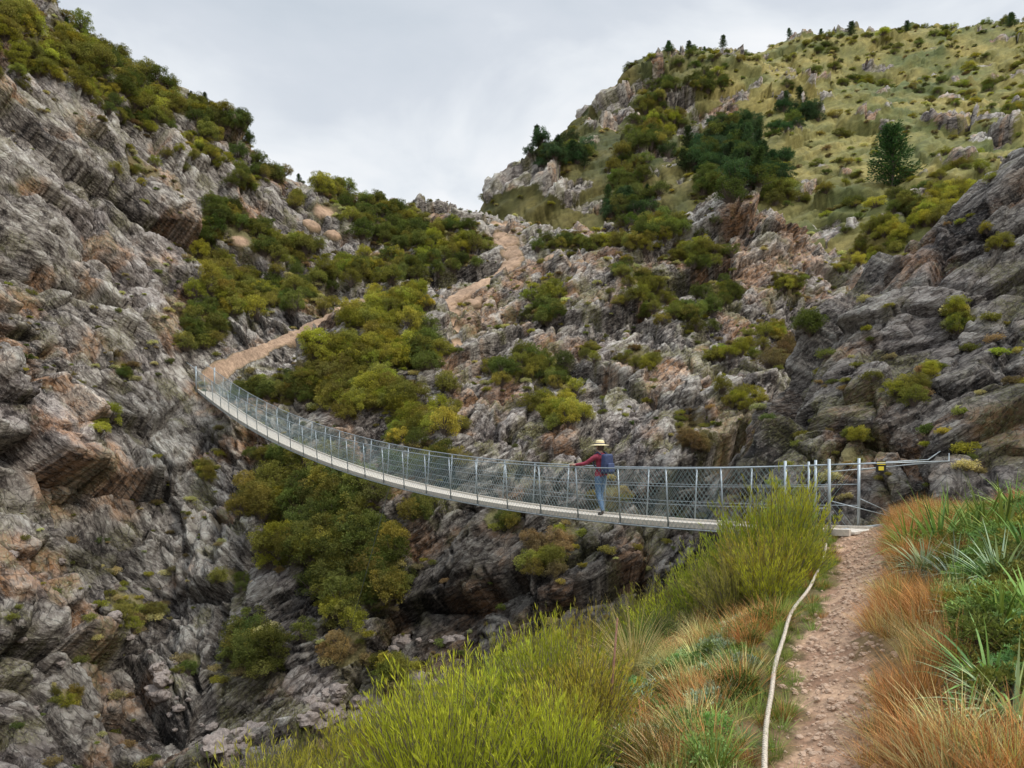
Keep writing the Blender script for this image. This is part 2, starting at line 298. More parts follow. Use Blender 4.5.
def leafmat(name,trans=.22,top=(1.5,1.42,1.2)):
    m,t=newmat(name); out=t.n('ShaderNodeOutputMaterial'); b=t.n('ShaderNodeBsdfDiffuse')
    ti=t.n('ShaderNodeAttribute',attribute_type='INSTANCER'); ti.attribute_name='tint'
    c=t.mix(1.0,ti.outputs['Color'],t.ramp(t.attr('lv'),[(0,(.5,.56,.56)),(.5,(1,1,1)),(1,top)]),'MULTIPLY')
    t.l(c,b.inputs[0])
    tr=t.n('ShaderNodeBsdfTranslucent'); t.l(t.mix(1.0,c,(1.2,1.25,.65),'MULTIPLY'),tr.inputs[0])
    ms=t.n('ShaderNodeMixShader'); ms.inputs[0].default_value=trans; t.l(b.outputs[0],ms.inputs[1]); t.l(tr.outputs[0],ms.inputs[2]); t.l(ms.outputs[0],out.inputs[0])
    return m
LEAF=leafmat('foliage'); BLADE=leafmat('grass_blades',.2)
WOOD=simple('bark',(.12,.09,.07),.9,0,.3,30)
# ---------------------------------------------------------------- terrain objects
C=bpy.context.scene.collection
ii,jj=np.meshgrid(np.arange(NR-1),np.arange(NA),indexing='ij')
j2=(jj+1)%NA
quads=np.stack([ii*NA+jj,ii*NA+j2,(ii+1)*NA+j2,(ii+1)*NA+jj],-1).reshape(-1,4)
quads=quads[:,::-1]
fr=reg[quads[:,0]]; fx=X[quads[:,0]]; frad=Rf[quads[:,0]]
lab=np.where(fr==1,1,np.where(fr==2,2,np.where((frad<19)|(frad>140),0,np.where(fx<-13,3,4))))
names={0:'ground',1:'rock_outcrop',2:'hill',3:'rock_cliff',4:'rocky_hillside'}
def mesh_from(name,v,q,attrs,mat,smooth=True):
    me=bpy.data.meshes.new(name); me.vertices.add(len(v)); me.vertices.foreach_set('co',np.ascontiguousarray(v,np.float32).ravel())
    me.loops.add(q.size); me.loops.foreach_set('vertex_index',np.ascontiguousarray(q,np.int32).ravel())
    me.polygons.add(len(q)); me.polygons.foreach_set('loop_start',np.arange(0,q.size,4,dtype=np.int32))
    me.update(calc_edges=True)
    me.polygons.foreach_set('use_smooth',np.full(len(q),smooth))
    for k,a in attrs.items():
        if a.ndim==1:
            at=me.attributes.new(k,'FLOAT','POINT'); at.data.foreach_set('value',np.ascontiguousarray(a,np.float32))
        elif k=='bed':
            at=me.attributes.new(k,'FLOAT_VECTOR','POINT'); at.data.foreach_set('vector',np.ascontiguousarray(a,np.float32).ravel())
        else:
            at=me.attributes.new(k,'FLOAT_COLOR','POINT'); at.data.foreach_set('color',np.concatenate([a,np.ones((len(a),1))],1).astype(np.float32).ravel())
    me.materials.append(mat); o=bpy.data.objects.new(name,me); C.objects.link(o); return o
for k,nm in names.items():
    q=quads[lab==k]
    u,inv=np.unique(q.ravel(),return_inverse=True)
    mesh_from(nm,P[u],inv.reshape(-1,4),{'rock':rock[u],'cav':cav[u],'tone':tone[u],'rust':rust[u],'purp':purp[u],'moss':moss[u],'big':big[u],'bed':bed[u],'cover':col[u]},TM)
print('terrain',time.time()-T0)
# ---------------------------------------------------------------- mesh builder
class MB:
    def __init__(s): s.v=[];s.f=[];s.m=[];s.lv=[];s.n=0
    def add(s,v,f,m=0,lv=.5):
        v=np.asarray(v,float); s.v.append(v); nf=0
        for q in f:
            s.f.append([int(i)+s.n for i in q]); nf+=1
        s.m+= [m]*nf; s.lv+= (list(lv) if hasattr(lv,'__len__') else [lv]*nf); s.n+=len(v)
    def tube(s,pts,rad,sides=6,m=0,lv=.5,cap=True):
        pts=np.asarray(pts,float); n=len(pts); rad=np.broadcast_to(rad,(n,)); vs=[]
        tg=np.gradient(pts,axis=0); tg/=np.linalg.norm(tg,axis=1,keepdims=True)+1e-12
        up=np.array([0,0,1.0]) if abs(tg[0][2])<.9 else np.array([0,1.0,0])
        for i in range(n):
            a=np.cross(tg[i],up); a/=np.linalg.norm(a)+1e-12; b=np.cross(tg[i],a); up2=-b
            for k in range(sides):
                an=2*math.pi*k/sides; vs.append(pts[i]+rad[i]*(a*math.cos(an)+b*math.sin(an)))
            up=up2 if abs(np.dot(up2,tg[min(i+1,n-1)]))<.95 else up
        f=[(i*sides+k,i*sides+(k+1)%sides,(i+1)*sides+(k+1)%sides,(i+1)*sides+k) for i in range(n-1) for k in range(sides)]
        if cap: f+= [tuple(range(sides))[::-1],tuple(range((n-1)*sides,n*sides))]
        s.add(vs,f,m,lv)
    def box(s,c,ax,ay,az_,m=0,lv=.5):
        c=np.array(c,float);ax,ay,az_=[np.array(a,float) for a in (ax,ay,az_)]
        v=[c+i*ax+j*ay+k*az_ for i in (-1,1) for j in (-1,1) for k in (-1,1)]
        s.add(v,[(0,1,3,2),(4,6,7,5),(0,4,5,1),(2,3,7,6),(0,2,6,4),(1,5,7,3)],m,lv)
    def lathe(s,prof,c=(0,0,0),seg=24,m=0,sx=1,sy=1):
        vs=[(c[0]+r*math.cos(2*math.pi*k/seg)*sx,c[1]+r*math.sin(2*math.pi*k/seg)*sy,c[2]+z) for r,z in prof for k in range(seg)]
        f=[(i*seg+k,i*seg+(k+1)%seg,(i+1)*seg+(k+1)%seg,(i+1)*seg+k) for i in range(len(prof)-1) for k in range(seg)]
        s.add(vs,f,m)
    def leaves(s,c,a,nrm,L,W,m=0,lv=None):
        n=len(c); a=a/(np.linalg.norm(a,axis=1,keepdims=True)+1e-9); sd=np.cross(a,nrm); sd/=np.linalg.norm(sd,axis=1,keepdims=True)+1e-9
        L=np.broadcast_to(L,(n,))[:,None]; W=np.broadcast_to(W,(n,))[:,None]
        v=np.stack([c,c+a*L*.5+sd*W*.5,c+a*L,c+a*L*.5-sd*W*.5],1).reshape(-1,3)
        f=np.arange(4*n).reshape(n,4).tolist(); s.add(v,f,m,rng.random(n) if lv is None else lv)
    def blades(s,b,d,L,W,droop,seg=4,m=0,lv=None,fold=0):
        n=len(b); d=d/(np.linalg.norm(d,axis=1,keepdims=True)+1e-9); L=np.broadcast_to(L,(n,)); W=np.broadcast_to(W,(n,)); droop=np.broadcast_to(droop,(n,))
        side=np.cross(d,np.array([0,0,1.0])); side/=np.linalg.norm(side,axis=1,keepdims=True)+1e-9
        rows=[]; pos=b.copy(); dd=d.copy()
        for k in range(seg+1):
            t=k/seg; ww=(W*(1-t**1.6)*(0.6+.8*min(t*3,1)*.5)+.0008)[:,None]*.5
            rows+= [pos-side*ww,pos+side*ww]
            dd=dd+np.array([0,0,-1.0])*(droop/seg)[:,None]; dd/=np.linalg.norm(dd,axis=1,keepdims=True)
            pos=pos+dd*(L/seg)[:,None]
        v=np.stack(rows,1).reshape(-1,3); K=2*(seg+1)
        base=np.arange(n)[:,None]*K; f=[]
        l0=rng.random(n) if lv is None else lv
        for k in range(seg):
            f.append(base+np.array([2*k,2*k+1,2*k+3,2*k+2])[None])
        F_=np.stack(f,1).reshape(-1,4).tolist(); s.add(v,F_,m,np.repeat(l0,seg))
    def obj(s,name,mats,link=True,smooth=True):
        me=bpy.data.meshes.new(name); me.from_pydata(np.concatenate(s.v).tolist(),[],s.f); 
        for x in mats: me.materials.append(x)
        me.polygons.foreach_set('material_index',s.m); me.polygons.foreach_set('use_smooth',[smooth]*len(s.f))
        at=me.attributes.new('lv','FLOAT','FACE'); at.data.foreach_set('value',np.array(s.lv,np.float32))
        o=bpy.data.objects.new(name,me)
        if link: C.objects.link(o)
        return o
def rdir(n,up=0.0):
    v=rng.normal(size=(n,3)); v[:,2]+=up; return v/np.linalg.norm(v,axis=1,keepdims=True)
def coll(name,objs):
    c=bpy.data.collections.new(name)
    for o in objs: c.objects.link(o)
    return c
def shrub(k,nl=4200,leaf=.085,flat=1.0):
    b=MB(); nc=46; cc=[]
    for i in range(nc):
        th=rng.random()*2*math.pi; z=rng.random()**.7; r=math.sqrt(max(0,1-(z*.92)**2))*(0.35+.65*rng.random()**.5)
        cc.append((r*math.cos(th)*.85,r*math.sin(th)*.85,(.12+z*1.0)*flat))
    cc=np.array(cc); cc*= (0.8+.4*rng.random((nc,1)))
    for c in cc:
        b.tube([(0,0,-.15),(c[0]*.35,c[1]*.35,c[2]*.4),tuple(c)],[.035,.02,.006],4,1)
    idx=rng.integers(0,nc,nl); sz=.14+.14*rng.random(nc)
    dv=rdir(nl,.25); rad=(rng.random(nl)**.45)[:,None]
    pos=cc[idx]+dv*rad*sz[idx][:,None]*np.array([1,1,.9])
    pos[:,2]=np.maximum(pos[:,2],-.05)
    ax=dv+.8*rdir(nl)+np.array([0,0,.4]); lvc=rng.random(nc)
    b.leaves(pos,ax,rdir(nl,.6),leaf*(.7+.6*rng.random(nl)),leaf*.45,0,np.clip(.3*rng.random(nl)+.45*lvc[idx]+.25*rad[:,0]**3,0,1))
    return b.obj('shrub_form',[LEAF,WOOD],False,False)
def broom(k,ns=260,nlf=34):
    b=MB(); P_=[];A_=[];Lv=[];
    for i in range(ns):
        th=rng.random()*2*math.pi; rad=rng.random()**.6; base=np.array([math.cos(th),math.sin(th),0])*.22*rad
        d=np.array([math.cos(th)*.66*rad,math.sin(th)*.66*rad,1.0])+rng.normal(size=3)*.12; d/=np.linalg.norm(d)
        L=(.5+.6*rng.random())*(1-.25*rad**2); bend=rng.normal(size=3)*.10; bend[2]=-abs(bend[2])
        ts=np.linspace(0,1,6)[:,None]; pts=base+d*L*ts+bend*ts**2*L
        b.tube(pts[[0,2,5]],[.006,.004,.0015],3,1,cap=False)
        t=(.25+.75*rng.random(nlf))[:,None]; sc=rng.normal(size=(nlf,3))*.018*(1.3-t)
        pp=base+d*L*t+bend*t**2*L+sc
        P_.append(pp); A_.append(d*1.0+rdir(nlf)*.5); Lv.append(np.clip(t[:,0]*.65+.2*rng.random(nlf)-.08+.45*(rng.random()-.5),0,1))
    P_=np.concatenate(P_);A_=np.concatenate(A_); n=len(P_)
    b.leaves(P_,A_,rdir(n),.065*(.6+.8*rng.random(n)),.009,0,np.concatenate(Lv))
    return b.obj('broom_form',[LEAF,WOOD],False,False)
def tuft(nb,L,W,spread,droop,base=.05,seg=4,name='grass_form'):
    b=MB(); th=rng.random(nb)*2*math.pi; rad=rng.random(nb)**.6
    bs=np.stack([np.cos(th)*base*rad,np.sin(th)*base*rad,0*th-.02],1)
    d=np.stack([np.cos(th)*spread*rad,np.sin(th)*spread*rad,np.ones(nb)],1)+rng.normal(size=(nb,3))*.12
    b.blades(bs,d,L*(.6+.5*rng.random(nb)),W*(.7+.5*rng.random(nb)),droop*(.5+rng.random(nb)),seg)
    return b.obj(name,[BLADE],False,True)
def pine(k):
    b=MB(); b.tube([(0,0,-.1),(0.01,0,.5),(0,0,1)],[.022,.014,.003],6,1)
    n=70; 
    for i in range(n):
        z=.06+.9*(i/n); th=i*2.4+rng.random(); L=.30*(1-z)**.7*(.6+.6*rng.random())+.02
        d=np.array([math.cos(th),math.sin(th),.25+.3*z]); e=np.array([0,0,z])+d*L
        b.tube([(0,0,z),tuple(e)],[.006,.002],3,1,cap=False)
        m=75; t=rng.random(m)[:,None]; pp=np.array([0,0,z])+d*L*t+rng.normal(size=(m,3))*.028*(1.2-.6*t)
        b.leaves(pp,d+rdir(m)*.8+np.array([0,0,.3]),rdir(m),.04,.014,0)
    return b.obj('pine_form',[LEAF,WOOD],False,False)
cS=coll('shrub_forms',[shrub(i) for i in range(5)])
cL=coll('low_forms',[shrub(i,1300,.14,.6) for i in range(3)])
cB=coll('broom_forms',[broom(i) for i in range(4)])
cG=coll('grass_forms',[tuft(70,.34,.007,.7,.5,.08) for i in range(4)])
cT=coll('tussock_forms',[tuft(1100,1.0,.008,1.0,1.7,.14,6) for i in range(2)])
cR=coll('dry_grass_forms',[tuft(100,.42,.0045,.8,.6,.14) for i in range(4)])
cF=coll('flax_forms',[tuft(80,.72,.036,1.35,.9,.07,6) for i in range(3)])
cP=coll('pine_forms',[pine(i) for i in range(3)])
TINT={'g':(.125,.145,.042),'y':(.30,.285,.05),'d':(.062,.10,.046),'o':(.205,.195,.05),'b':(.23,.17,.085),'r':(.42,.205,.085),'s':(.46,.41,.19),'f':(.19,.29,.10),'gg':(.185,.235,.06),'br':(.37,.385,.045),'silver':(.31,.39,.26)}
def gntree(c):
    g=bpy.data.node_groups.new('scatter','GeometryNodeTree'); g.interface.new_socket('Geometry',in_out='INPUT',socket_type='NodeSocketGeometry'); g.interface.new_socket('Geometry',in_out='OUTPUT',socket_type='NodeSocketGeometry')
    n=g.nodes; i=n.new('NodeGroupInput'); o=n.new('NodeGroupOutput'); ip=n.new('GeometryNodeInstanceOnPoints'); ci=n.new('GeometryNodeCollectionInfo')
    ci.inputs['Collection'].default_value=c; ci.inputs['Separate Children'].default_value=True; ci.inputs['Reset Children'].default_value=True
    def na(name,ty):
        x=n.new('GeometryNodeInputNamedAttribute'); x.data_type=ty; x.inputs['Name'].default_value=name
        return [s for s in x.outputs if s.name=='Attribute' and s.enabled][0]
    g.links.new(i.outputs[0],ip.inputs['Points']); g.links.new(ci.outputs[0],ip.inputs['Instance']); ip.inputs['Pick Instance'].default_value=True
    g.links.new(na('idx','INT'),ip.inputs['Instance Index']); g.links.new(na('rot','FLOAT_VECTOR'),ip.inputs['Rotation']); g.links.new(na('scl','FLOAT_VECTOR'),ip.inputs['Scale'])
    g.links.new(ip.outputs[0],o.inputs[0]); return g
def scatter(name,c,items):
    if not items: return
    n=len(items); me=bpy.data.meshes.new(name); me.vertices.add(n); A_=np.array([(a[0],a[1],a[2]) for a in items],np.float32); me.vertices.foreach_set('co',A_.ravel())
    def at(k,ty,field,arr): a=me.attributes.new(k,ty,'POINT'); a.data.foreach_set(field,np.ascontiguousarray(arr).ravel())
    rot=np.stack([rng.normal(size=n)*.08,rng.normal(size=n)*.08,rng.random(n)*6.28],1).astype(np.float32); at('rot','FLOAT_VECTOR','vector',rot)
    at('scl','FLOAT_VECTOR','vector',np.array([(a[3],a[3],a[4]) for a in items],np.float32)); at('idx','INT','value',rng.integers(0,60,n).astype(np.int32)%len(c.objects))
    t=np.array([a[5] for a in items],np.float32)*(0.7+.6*rng.random((n,1)))*(1+.08*rng.normal(size=(n,3))*np.array([1,.5,1.0])); t=np.clip(t,.01,.6)
    at('tint','FLOAT_COLOR','color',np.concatenate([t,np.ones((n,1))],1).astype(np.float32))
    o=bpy.data.objects.new(name,me); C.objects.link(o); md=o.modifiers.new('scatter','NODES'); md.node_group=gntree(c); return o
def tn(k,j=.12): return tuple(np.array(TINT[k])*(1+j*rng.normal()))
items=[];treeitems=[]
for q_ in PT:
    (px,py,rx,ry,n,lo,hi,k)=q_[:8]; rm=q_[8] if len(q_)>8 else 12.0
    for _ in range(int(n*1.2)):
        a=rng.normal(size=2)*.55
        h=hit(px+a[0]*rx,py+6+a[1]*ry,PYd,rm)
        if h is None or Rf[h]<14: continue
        if Rf[h]<30 and lo>.65: continue
        if Rf[h]>60 and reg[h]!=2 and lo>1.3: continue
        if dirtx[h]>.12: continue
        s=(lo+(hi-lo)*rng.random())*(.8); kk=k
        if k in 'go' and rng.random()<.3: kk={'g':'o','o':'y'}[k]
        if k=='y' and rng.random()<.3: kk='o'
        if k=='d' and rng.random()<.22: treeitems.append((*(P[h]-[0,0,.3]),s*2.2,s*2.0,tn('d'))); continue
        if k=='d' and rng.random()<.2: kk='g'
        items.append((P[h][0],P[h][1],P[h][2]-.12*s,s,s*(.8+.35*rng.random()),tn(kk)))
wgt=(np.gradient(R,axis=0)*R).ravel()*np.gradient(az)[None,:].repeat(NR,0).ravel()
azf=np.degrees(A.ravel()); inside=(np.abs(azf)<37.5)
def pick(mask,n,wt=None):
    ww=wgt*mask*(1 if wt is None else wt); cs_=np.cumsum(ww); return np.searchsorted(cs_,rng.random(n)*cs_[-1])
side=((azf>37)&(azf<60)|(azf>300))&(Rf>16)&(Rf<150)
for h in pick(side,500): s=.6+.9*rng.random(); items.append((*(P[h]-[0,0,.1]),s,s,tn('go'[rng.integers(2)])))
hn=fbm(np.stack([X/14,Y/14,0*X],1).astype(np.float32),3,77)
mE=(reg==2)&inside&(Rf<232)&(Rf>60)
for h in pick(mE&(rock<.6)&(hn>-.1),1000): s=.6+1.1*rng.random()**2; items.append((*(P[h]-[0,0,.15*s]),s*1.1,s*.7,tn(['g','o','g','y','o'][rng.integers(5)])))
for h in pick(mE&(rock<.6),1200): s=.4+.5*rng.random()**2; items.append((*(P[h]-[0,0,.1*s]),s*1.1,s*.55,tn(['y','s','b','o'][rng.integers(4)])))
scatter('shrubs',cS,items)
skl=[(170,80),(158,70),(185,84),(200,92),(245,120),(300,150),(330,165),(120,45),(130,52),(60,8),(45,2),(705,44),(690,46),(724,44),(790,30),(905,32),(850,36),(1010,28),(668,50),(820,37)]
for px,py in skl:
    h=None
    for dy in range(0,60,2):
        h=hit(px,py+dy,PYd)
        if h is not None: break
    if h is not None:
        s=Rf[h]*.016*(.4+.8*rng.random()); treeitems.append((*(P[h]-[0,0,.1]),s*1.4,s,tn('d')))
scatter('pine_trees',cP,treeitems)
h=hit(893,187,PYd,60); scatter('pine_tree',cP,[(*(P[h]-[0,0,.4]),Rf[h]*.078*1.5,Rf[h]*.078,(.045,.09,.035))])
low=[]
mC=(reg!=2)&inside&(Rf>17)&(Rf<85)&(N[:,2]>.35)
for h in pick(mC&(n1>-.1)&(dirt<.1),3000):
    s=.12+.28*rng.random()**2; low.append((*P[h],s,s*.8,tn(['o','g','y','b','o','s'][rng.integers(6)])))
for h in pick(mC&(veg>.15)&(dirt<.2),2200):
    s=.2+.3*rng.random(); low.append((*P[h],s,s*.8,tn(['o','s','y','b'][rng.integers(4)])))
scatter('low_scrub',cL,low)
# ---------------------------------------------------------------- foreground plants
bro=[];gra=[];dry=[];flx=[];tus=[];her=[]
def at_(px,d): x=(px-CX)/F*d; return x,d,gz(x,d)
def put(lst,px,d,s,sz,k): x,y,z=at_(px,d); lst.append((x,y,z-.03,s,sz,tn(k)))
for px,d,s,sz,k in [(772,11.0,1.2,1.75,'br'),(748,10.8,1.1,1.5,'br'),(796,11.6,.9,1.6,'br'),(725,10.6,1.0,1.3,'y'),(700,10.8,.9,1.2,'br'),(758,10.0,.9,1.15,'y'),(680,11.5,.9,1.1,'o'),(785,10.9,.8,1.4,'gg'),
   (560,6.4,1.0,1.2,'br'),(520,6.8,1.0,1.2,'br'),(590,6.0,.75,.85,'y'),(480,7.2,1.0,1.25,'br'),(440,7.6,1.0,1.25,'o'),(400,7.6,1.0,1.25,'br'),(360,8,.95,1.25,'o'),(320,8.3,.9,1.1,'o'),(545,5.4,.8,.9,'br'),(270,8.8,.9,1.2,'g'),(500,9.6,1.0,1.4,'y'),(540,10,1.0,1.5,'br'),(585,10.5,.9,1.4,'y'),(560,12,1.0,1.6,'o'),(600,12,.9,1.3,'o'),(460,9,.9,1.4,'y'),(420,8.6,.9,1.3,'br'),(625,5.2,.45,.5,'o'),(655,5.0,.4,.45,'o'),(380,9.6,.9,1.4,'o'),(300,7.6,.8,1.1,'o'),(640,12,.8,1.2,'y'),(660,11,.7,1.0,'br')]:
    put(bro,px,d,s,sz,k)
for _ in range(140):
    x=-6.5+8.5*rng.random(); y=4.4+9.5*rng.random(); px=CX+F*x/y
    if px>600 or px<150: continue
    if abs(px-632)<70 and y>7: continue
    s=.5+.5*rng.random(); bro.append((x,y,gz(x,y)-.05,s,s*(1.0+.4*rng.random()),tn(['br','y','o','br','g','br'][rng.integers(6)])))
for _ in range(40):
    x=.5+4.0*rng.random(); y=9.5+4.0*rng.random(); px=CX+F*x/y
    if px>800 or px<590 or (abs(px-632)<45 and y<10): continue
    s=.45+.4*rng.random(); bro.append((x,y,gz(x,y)-.05,s,s*1.2,tn(['br','y','o','g'][rng.integers(4)])))
scatter('broom_bushes',cB,bro)
put(tus,632,8.0,.85,1.05,'s'); put(tus,640,8.3,.8,1.0,'gg'); put(tus,700,8.8,.5,.6,'s'); put(tus,668,7.6,.45,.45,'s'); scatter('tussock_grass',cT,tus)
for px,d,s,sz,k in [(940,9.0,1.2,1.35,'f'),(908,9.6,.9,1.1,'gg'),(972,8.8,1.1,1.2,'f'),(925,8.0,.8,.8,'silver'),(1003,8.0,1.0,1.1,'gg'),(955,7.2,.8,.8,'silver'),(1000,6.6,.85,.85,'silver'),(990,4.9,.85,.8,'f'),(1015,4.5,.85,.8,'silver'),(965,4.5,.6,.55,'f'),(1000,5.5,.75,.75,'gg'),(1035,5.6,.9,.95,'f'),(1050,9.5,1.0,1.1,'f'),(985,10.0,1.1,1.2,'gg'),(1015,10.7,1.1,1.2,'f'),(950,10.6,1.0,1.1,'gg'),(1028,7.2,.95,.95,'f'),(975,6.0,.6,.6,'silver'),
   (700,7.2,.42,.45,'silver'),(670,7.0,.45,.42,'silver'),(722,6.6,.42,.4,'f'),(650,6.6,.45,.4,'silver'),(690,6.0,.42,.38,'f'),(735,7.8,.42,.45,'silver'),(715,5.3,.36,.33,'f'),(675,5.2,.36,.35,'silver'),(745,5.0,.3,.28,'f'),(660,5.7,.4,.4,'f'),(725,5.8,.38,.36,'silver')]:
    put(flx,px,d,s,sz,k)
scatter('flax_plants',cF,flx)
FX=np.array([(a[0],a[1],a[3]) for a in flx])
def pdist1(x,y): return float(pathdist(np.array([x]),np.array([y]))[0])
for _ in range(6400):
    x=-1.5+10.5*rng.random(); y=2.6+11.5*rng.random(); px=CX+F*x/y
    if px>1120 or px<420: continue
    if abs(px-632)<40 and 6.2<y<8.6: continue
    dp=pdist1(x,y)
    w_=.14+.019*y+.05*math.sin(y*2.1+(1 if x>2 else 3))
    if dp<w_: continue
    fd=np.min(np.hypot(FX[:,0]-x,FX[:,1]-y)/FX[:,2]); 
    z=gz(x,y)-.01
    pxc=np.interp(y,PATH[:,1],PATH[:,0]); left=x<pxc
    u=rng.random(); s=.5+.7*rng.random(); far=min(1,dp/.6)
    nn=math.sin(x*2.3+1.1)*math.sin(y*1.9+.4)
    if left:
        if fd<.3: continue
        if dp<w_+.40: gra.append((x,y,z,s*.6,s*.45,tn('gg' if u<.8 else 'r')))
        elif px<640: gra.append((x,y,z,s,s,tn('o' if u<.6 else 'br')))
        elif nn>.0: dry.append((x,y,z,s*1.0,s*.8,tn('r' if u<.75 else 's')))
        else: gra.append((x,y,z,s*.9,s*.8,tn('gg' if u<.8 else 's')))
    else:
        if fd<.42: continue
        if dp<w_+.75: dry.append((x,y,z,s*(.35+.6*far),s*(.2+.66*far),tn('r' if u<.74 else 's')))
        elif u<.32: dry.append((x,y,z,s*.75,s*.55,tn(['r','s','r'][rng.integers(3)])))
        elif u<.85: gra.append((x,y,z,s*.8,s*.5,tn('gg' if u<.7 else 'o')))
scatter('grass',cG,gra); scatter('dry_grass',cR,dry)
for _ in range(260):
    px=560+ (210*rng.random()); d=4.6+4*rng.random(); x,y,z=at_(px,d)
    if pdist1(x,y)<.7: continue
    s=.10+.12*rng.random(); her.append((x,y,z,s,s,tn(['f','g','silver'][rng.integers(3)])))
for _ in range(260):
    px=900+160*rng.random(); d=4.6+6*rng.random(); x,y,z=at_(px,d)
    if pdist1(x,y)<.85: continue
    s=.12+.16*rng.random(); her.append((x,y,z,s,s,tn(['f','g','o'][rng.integers(3)])))
scatter('groundcover_plants',cL,her)
print('plants',time.time()-T0)
# ---------------------------------------------------------------- loose rocks
import bmesh
STONE=simple('stone',(.22,.18,.155),.9,0,.45,5,.03); GRAV=simple('gravel',(.40,.275,.19),.9,0,.4,30)
def rockmesh(seed):
    bm=bmesh.new(); bmesh.ops.create_icosphere(bm,subdivisions=3,radius=1); v=np.array([x.co[:] for x in bm.verts],np.float32)
    f,e=facets(v*1.1+seed*7.7,seed+5); v=v*(1+.22*f+.08*fbm(v*3,3,seed))[:,None]*np.array([1,.8,.65])
    for x,c in zip(bm.verts,v): x.co=Vector(c.tolist())
    me=bpy.data.meshes.new('stone_form'); bm.to_mesh(me); bm.free(); return me
def rockobj(s,mat): me=rockmesh(s); me.materials.append(mat); return bpy.data.objects.new('stone_form',me)
cK=coll('boulder_forms',[rockobj(i,STONE) for i in range(4)]); cK2=coll('gravel_forms',[rockobj(i+10,GRAV) for i in range(3)])
bo=[]
for px,py,n,rx,ry,s0 in [(330,712,24,40,14,.45),(240,742,18,40,16,.4),(170,700,14,40,40,.25),(420,655,10,40,20,.3),(60,640,8,50,80,.2)]:
    for _ in range(n):
        a=rng.normal(size=2)*.6; h=hit(px+a[0]*rx,py+a[1]*ry,PYd)
        if h is None or Rf[h]<16: continue
        s=s0*(.4+1.4*rng.random()**2); bo.append((*(P[h]-[0,0,.25*s]),s,s,(.3,.3,.3)))
scatter('boulders',cK,bo)
gr=[]
for _ in range(3000):
    k=rng.random(); y=3+10.5*k**1.3; xc=np.interp(y,PATH[:,1],PATH[:,0]); x=xc+rng.normal()*.2; s=.006+.032*rng.random()**4
    gr.append((x,y,gz(x,y)+s*.15,s,s,(.3,.3,.3)))
scatter('gravel',cK2,gr)
WAT,t=newmat('water'); o_=t.n('ShaderNodeOutputMaterial'); b_=t.n('ShaderNodeBsdfPrincipled'); b_.inputs['Base Color'].default_value=(.10,.13,.13,1); b_.inputs['Roughness'].default_value=.08
nn_=t.noise(t.n('ShaderNodeTexCoord').outputs['Object'],4,4).outputs[0]; bp=t.n('ShaderNodeBump'); bp.inputs['Strength'].default_value=.3; bp.inputs['Distance'].default_value=.05; t.l(nn_,bp.inputs['Height']); t.l(bp.outputs[0],b_.inputs['Normal']); t.l(b_.outputs[0],o_.inputs[0])
b=MB(); cl=[(-1,24,-8.9),(-4,24,-9.9),(-8,22.8,-11),(-14,17,-12.9),(-24,5,-14.9)]
vs=[];
for i,c in enumerate(cl):
    d=np.array(cl[min(i+1,4)])-np.array(cl[max(i-1,0)]); nrm=np.array([-d[1],d[0],0]); nrm/=np.linalg.norm(nrm); vs+= [np.array(c)+nrm*1.3,np.array(c)-nrm*1.3]
b.add(vs,[(2*i,2*i+1,2*i+3,2*i+2) for i in range(4)]); b.obj('stream',[WAT])
# ---------------------------------------------------------------- suspension bridge
STEEL=simple('galvanised_steel',(.34,.38,.40),.45,.5,.15,40); DECK=simple('weathered_timber',(.56,.50,.42),.85,0,.2,25,.004); WIRE=simple('wire_mesh',(.30,.40,.41),.5,.3,.1,10); CAB=simple('dark_cable',(.10,.12,.10),.6,.3,.1,10)
DX,DY=-.6202,.7844; NX,NY=.7844,.6202
def bc(t,off=0,h=0):
    return np.array([5.58-23.4*t+NX*off,13.4+29.6*t+NY*off,-1.59-2.24*t+6.84*t*t+h])
LEN=37.7
emp=bpy.data.objects.new('suspension_bridge',None); C.objects.link(emp)
def child(mb,name,mats,smooth=True,par=None):
    o=mb.obj(name,mats,True,smooth); o.parent=par or emp; return o
ts=np.linspace(-.02,1.0,90)
b=MB()
for s in (-1,1):
    for i in range(len(ts)-1):
        a,c=bc(ts[i],s*.40),bc(ts[i+1],s*.40); m=(a+c)/2; v=(c-a)/2*1.02; nv=np.array([NX,NY,0]); up=np.cross(v/np.linalg.norm(v),nv); up*=np.sign(up[2])
        b.box(m,v,nv*.035,up*.055)
npl=int(LEN*1.02/.16)
for i in range(npl):
    t_=-.02+1.02*i/npl; m=bc(t_,rng.normal()*.004,-.01); v=(bc(t_+.001)-bc(t_)); v/=np.linalg.norm(v); nv=np.array([NX,NY,0]); up=np.cross(v,nv); up*=np.sign(up[2])
    b.box(m,v*.068,nv*.363,up*.02)
child(b,'deck',[DECK],False)
b=MB(); posts=[.0466+.0364*i for i in range(26)]
for tp in posts:
    for s in (-1,1): b.tube([bc(tp,s*.44,-.08),bc(tp,s*.52,1.16)],.018,6)
    b.tube([bc(tp,-.47,-.085),bc(tp,.47,-.085)],.024,6)
for tp in (.010,-.012):
    for s in (-1,1): b.tube([bc(tp,s*.5,-.25),bc(tp,s*.52,1.27)],.028,8)
b.tube([bc(-.002,-.5,-.2),bc(-.002,-.52,1.24)],.020,8)
b.tube([bc(1.0,-.5,-.3),bc(1.0,-.52,1.35)],.045,8); b.tube([bc(1.0,.5,-.3),bc(1.0,.52,1.35)],.045,8)
child(b,'posts',[STEEL])
b=MB(); tt=np.linspace(-.012,1.0,80)
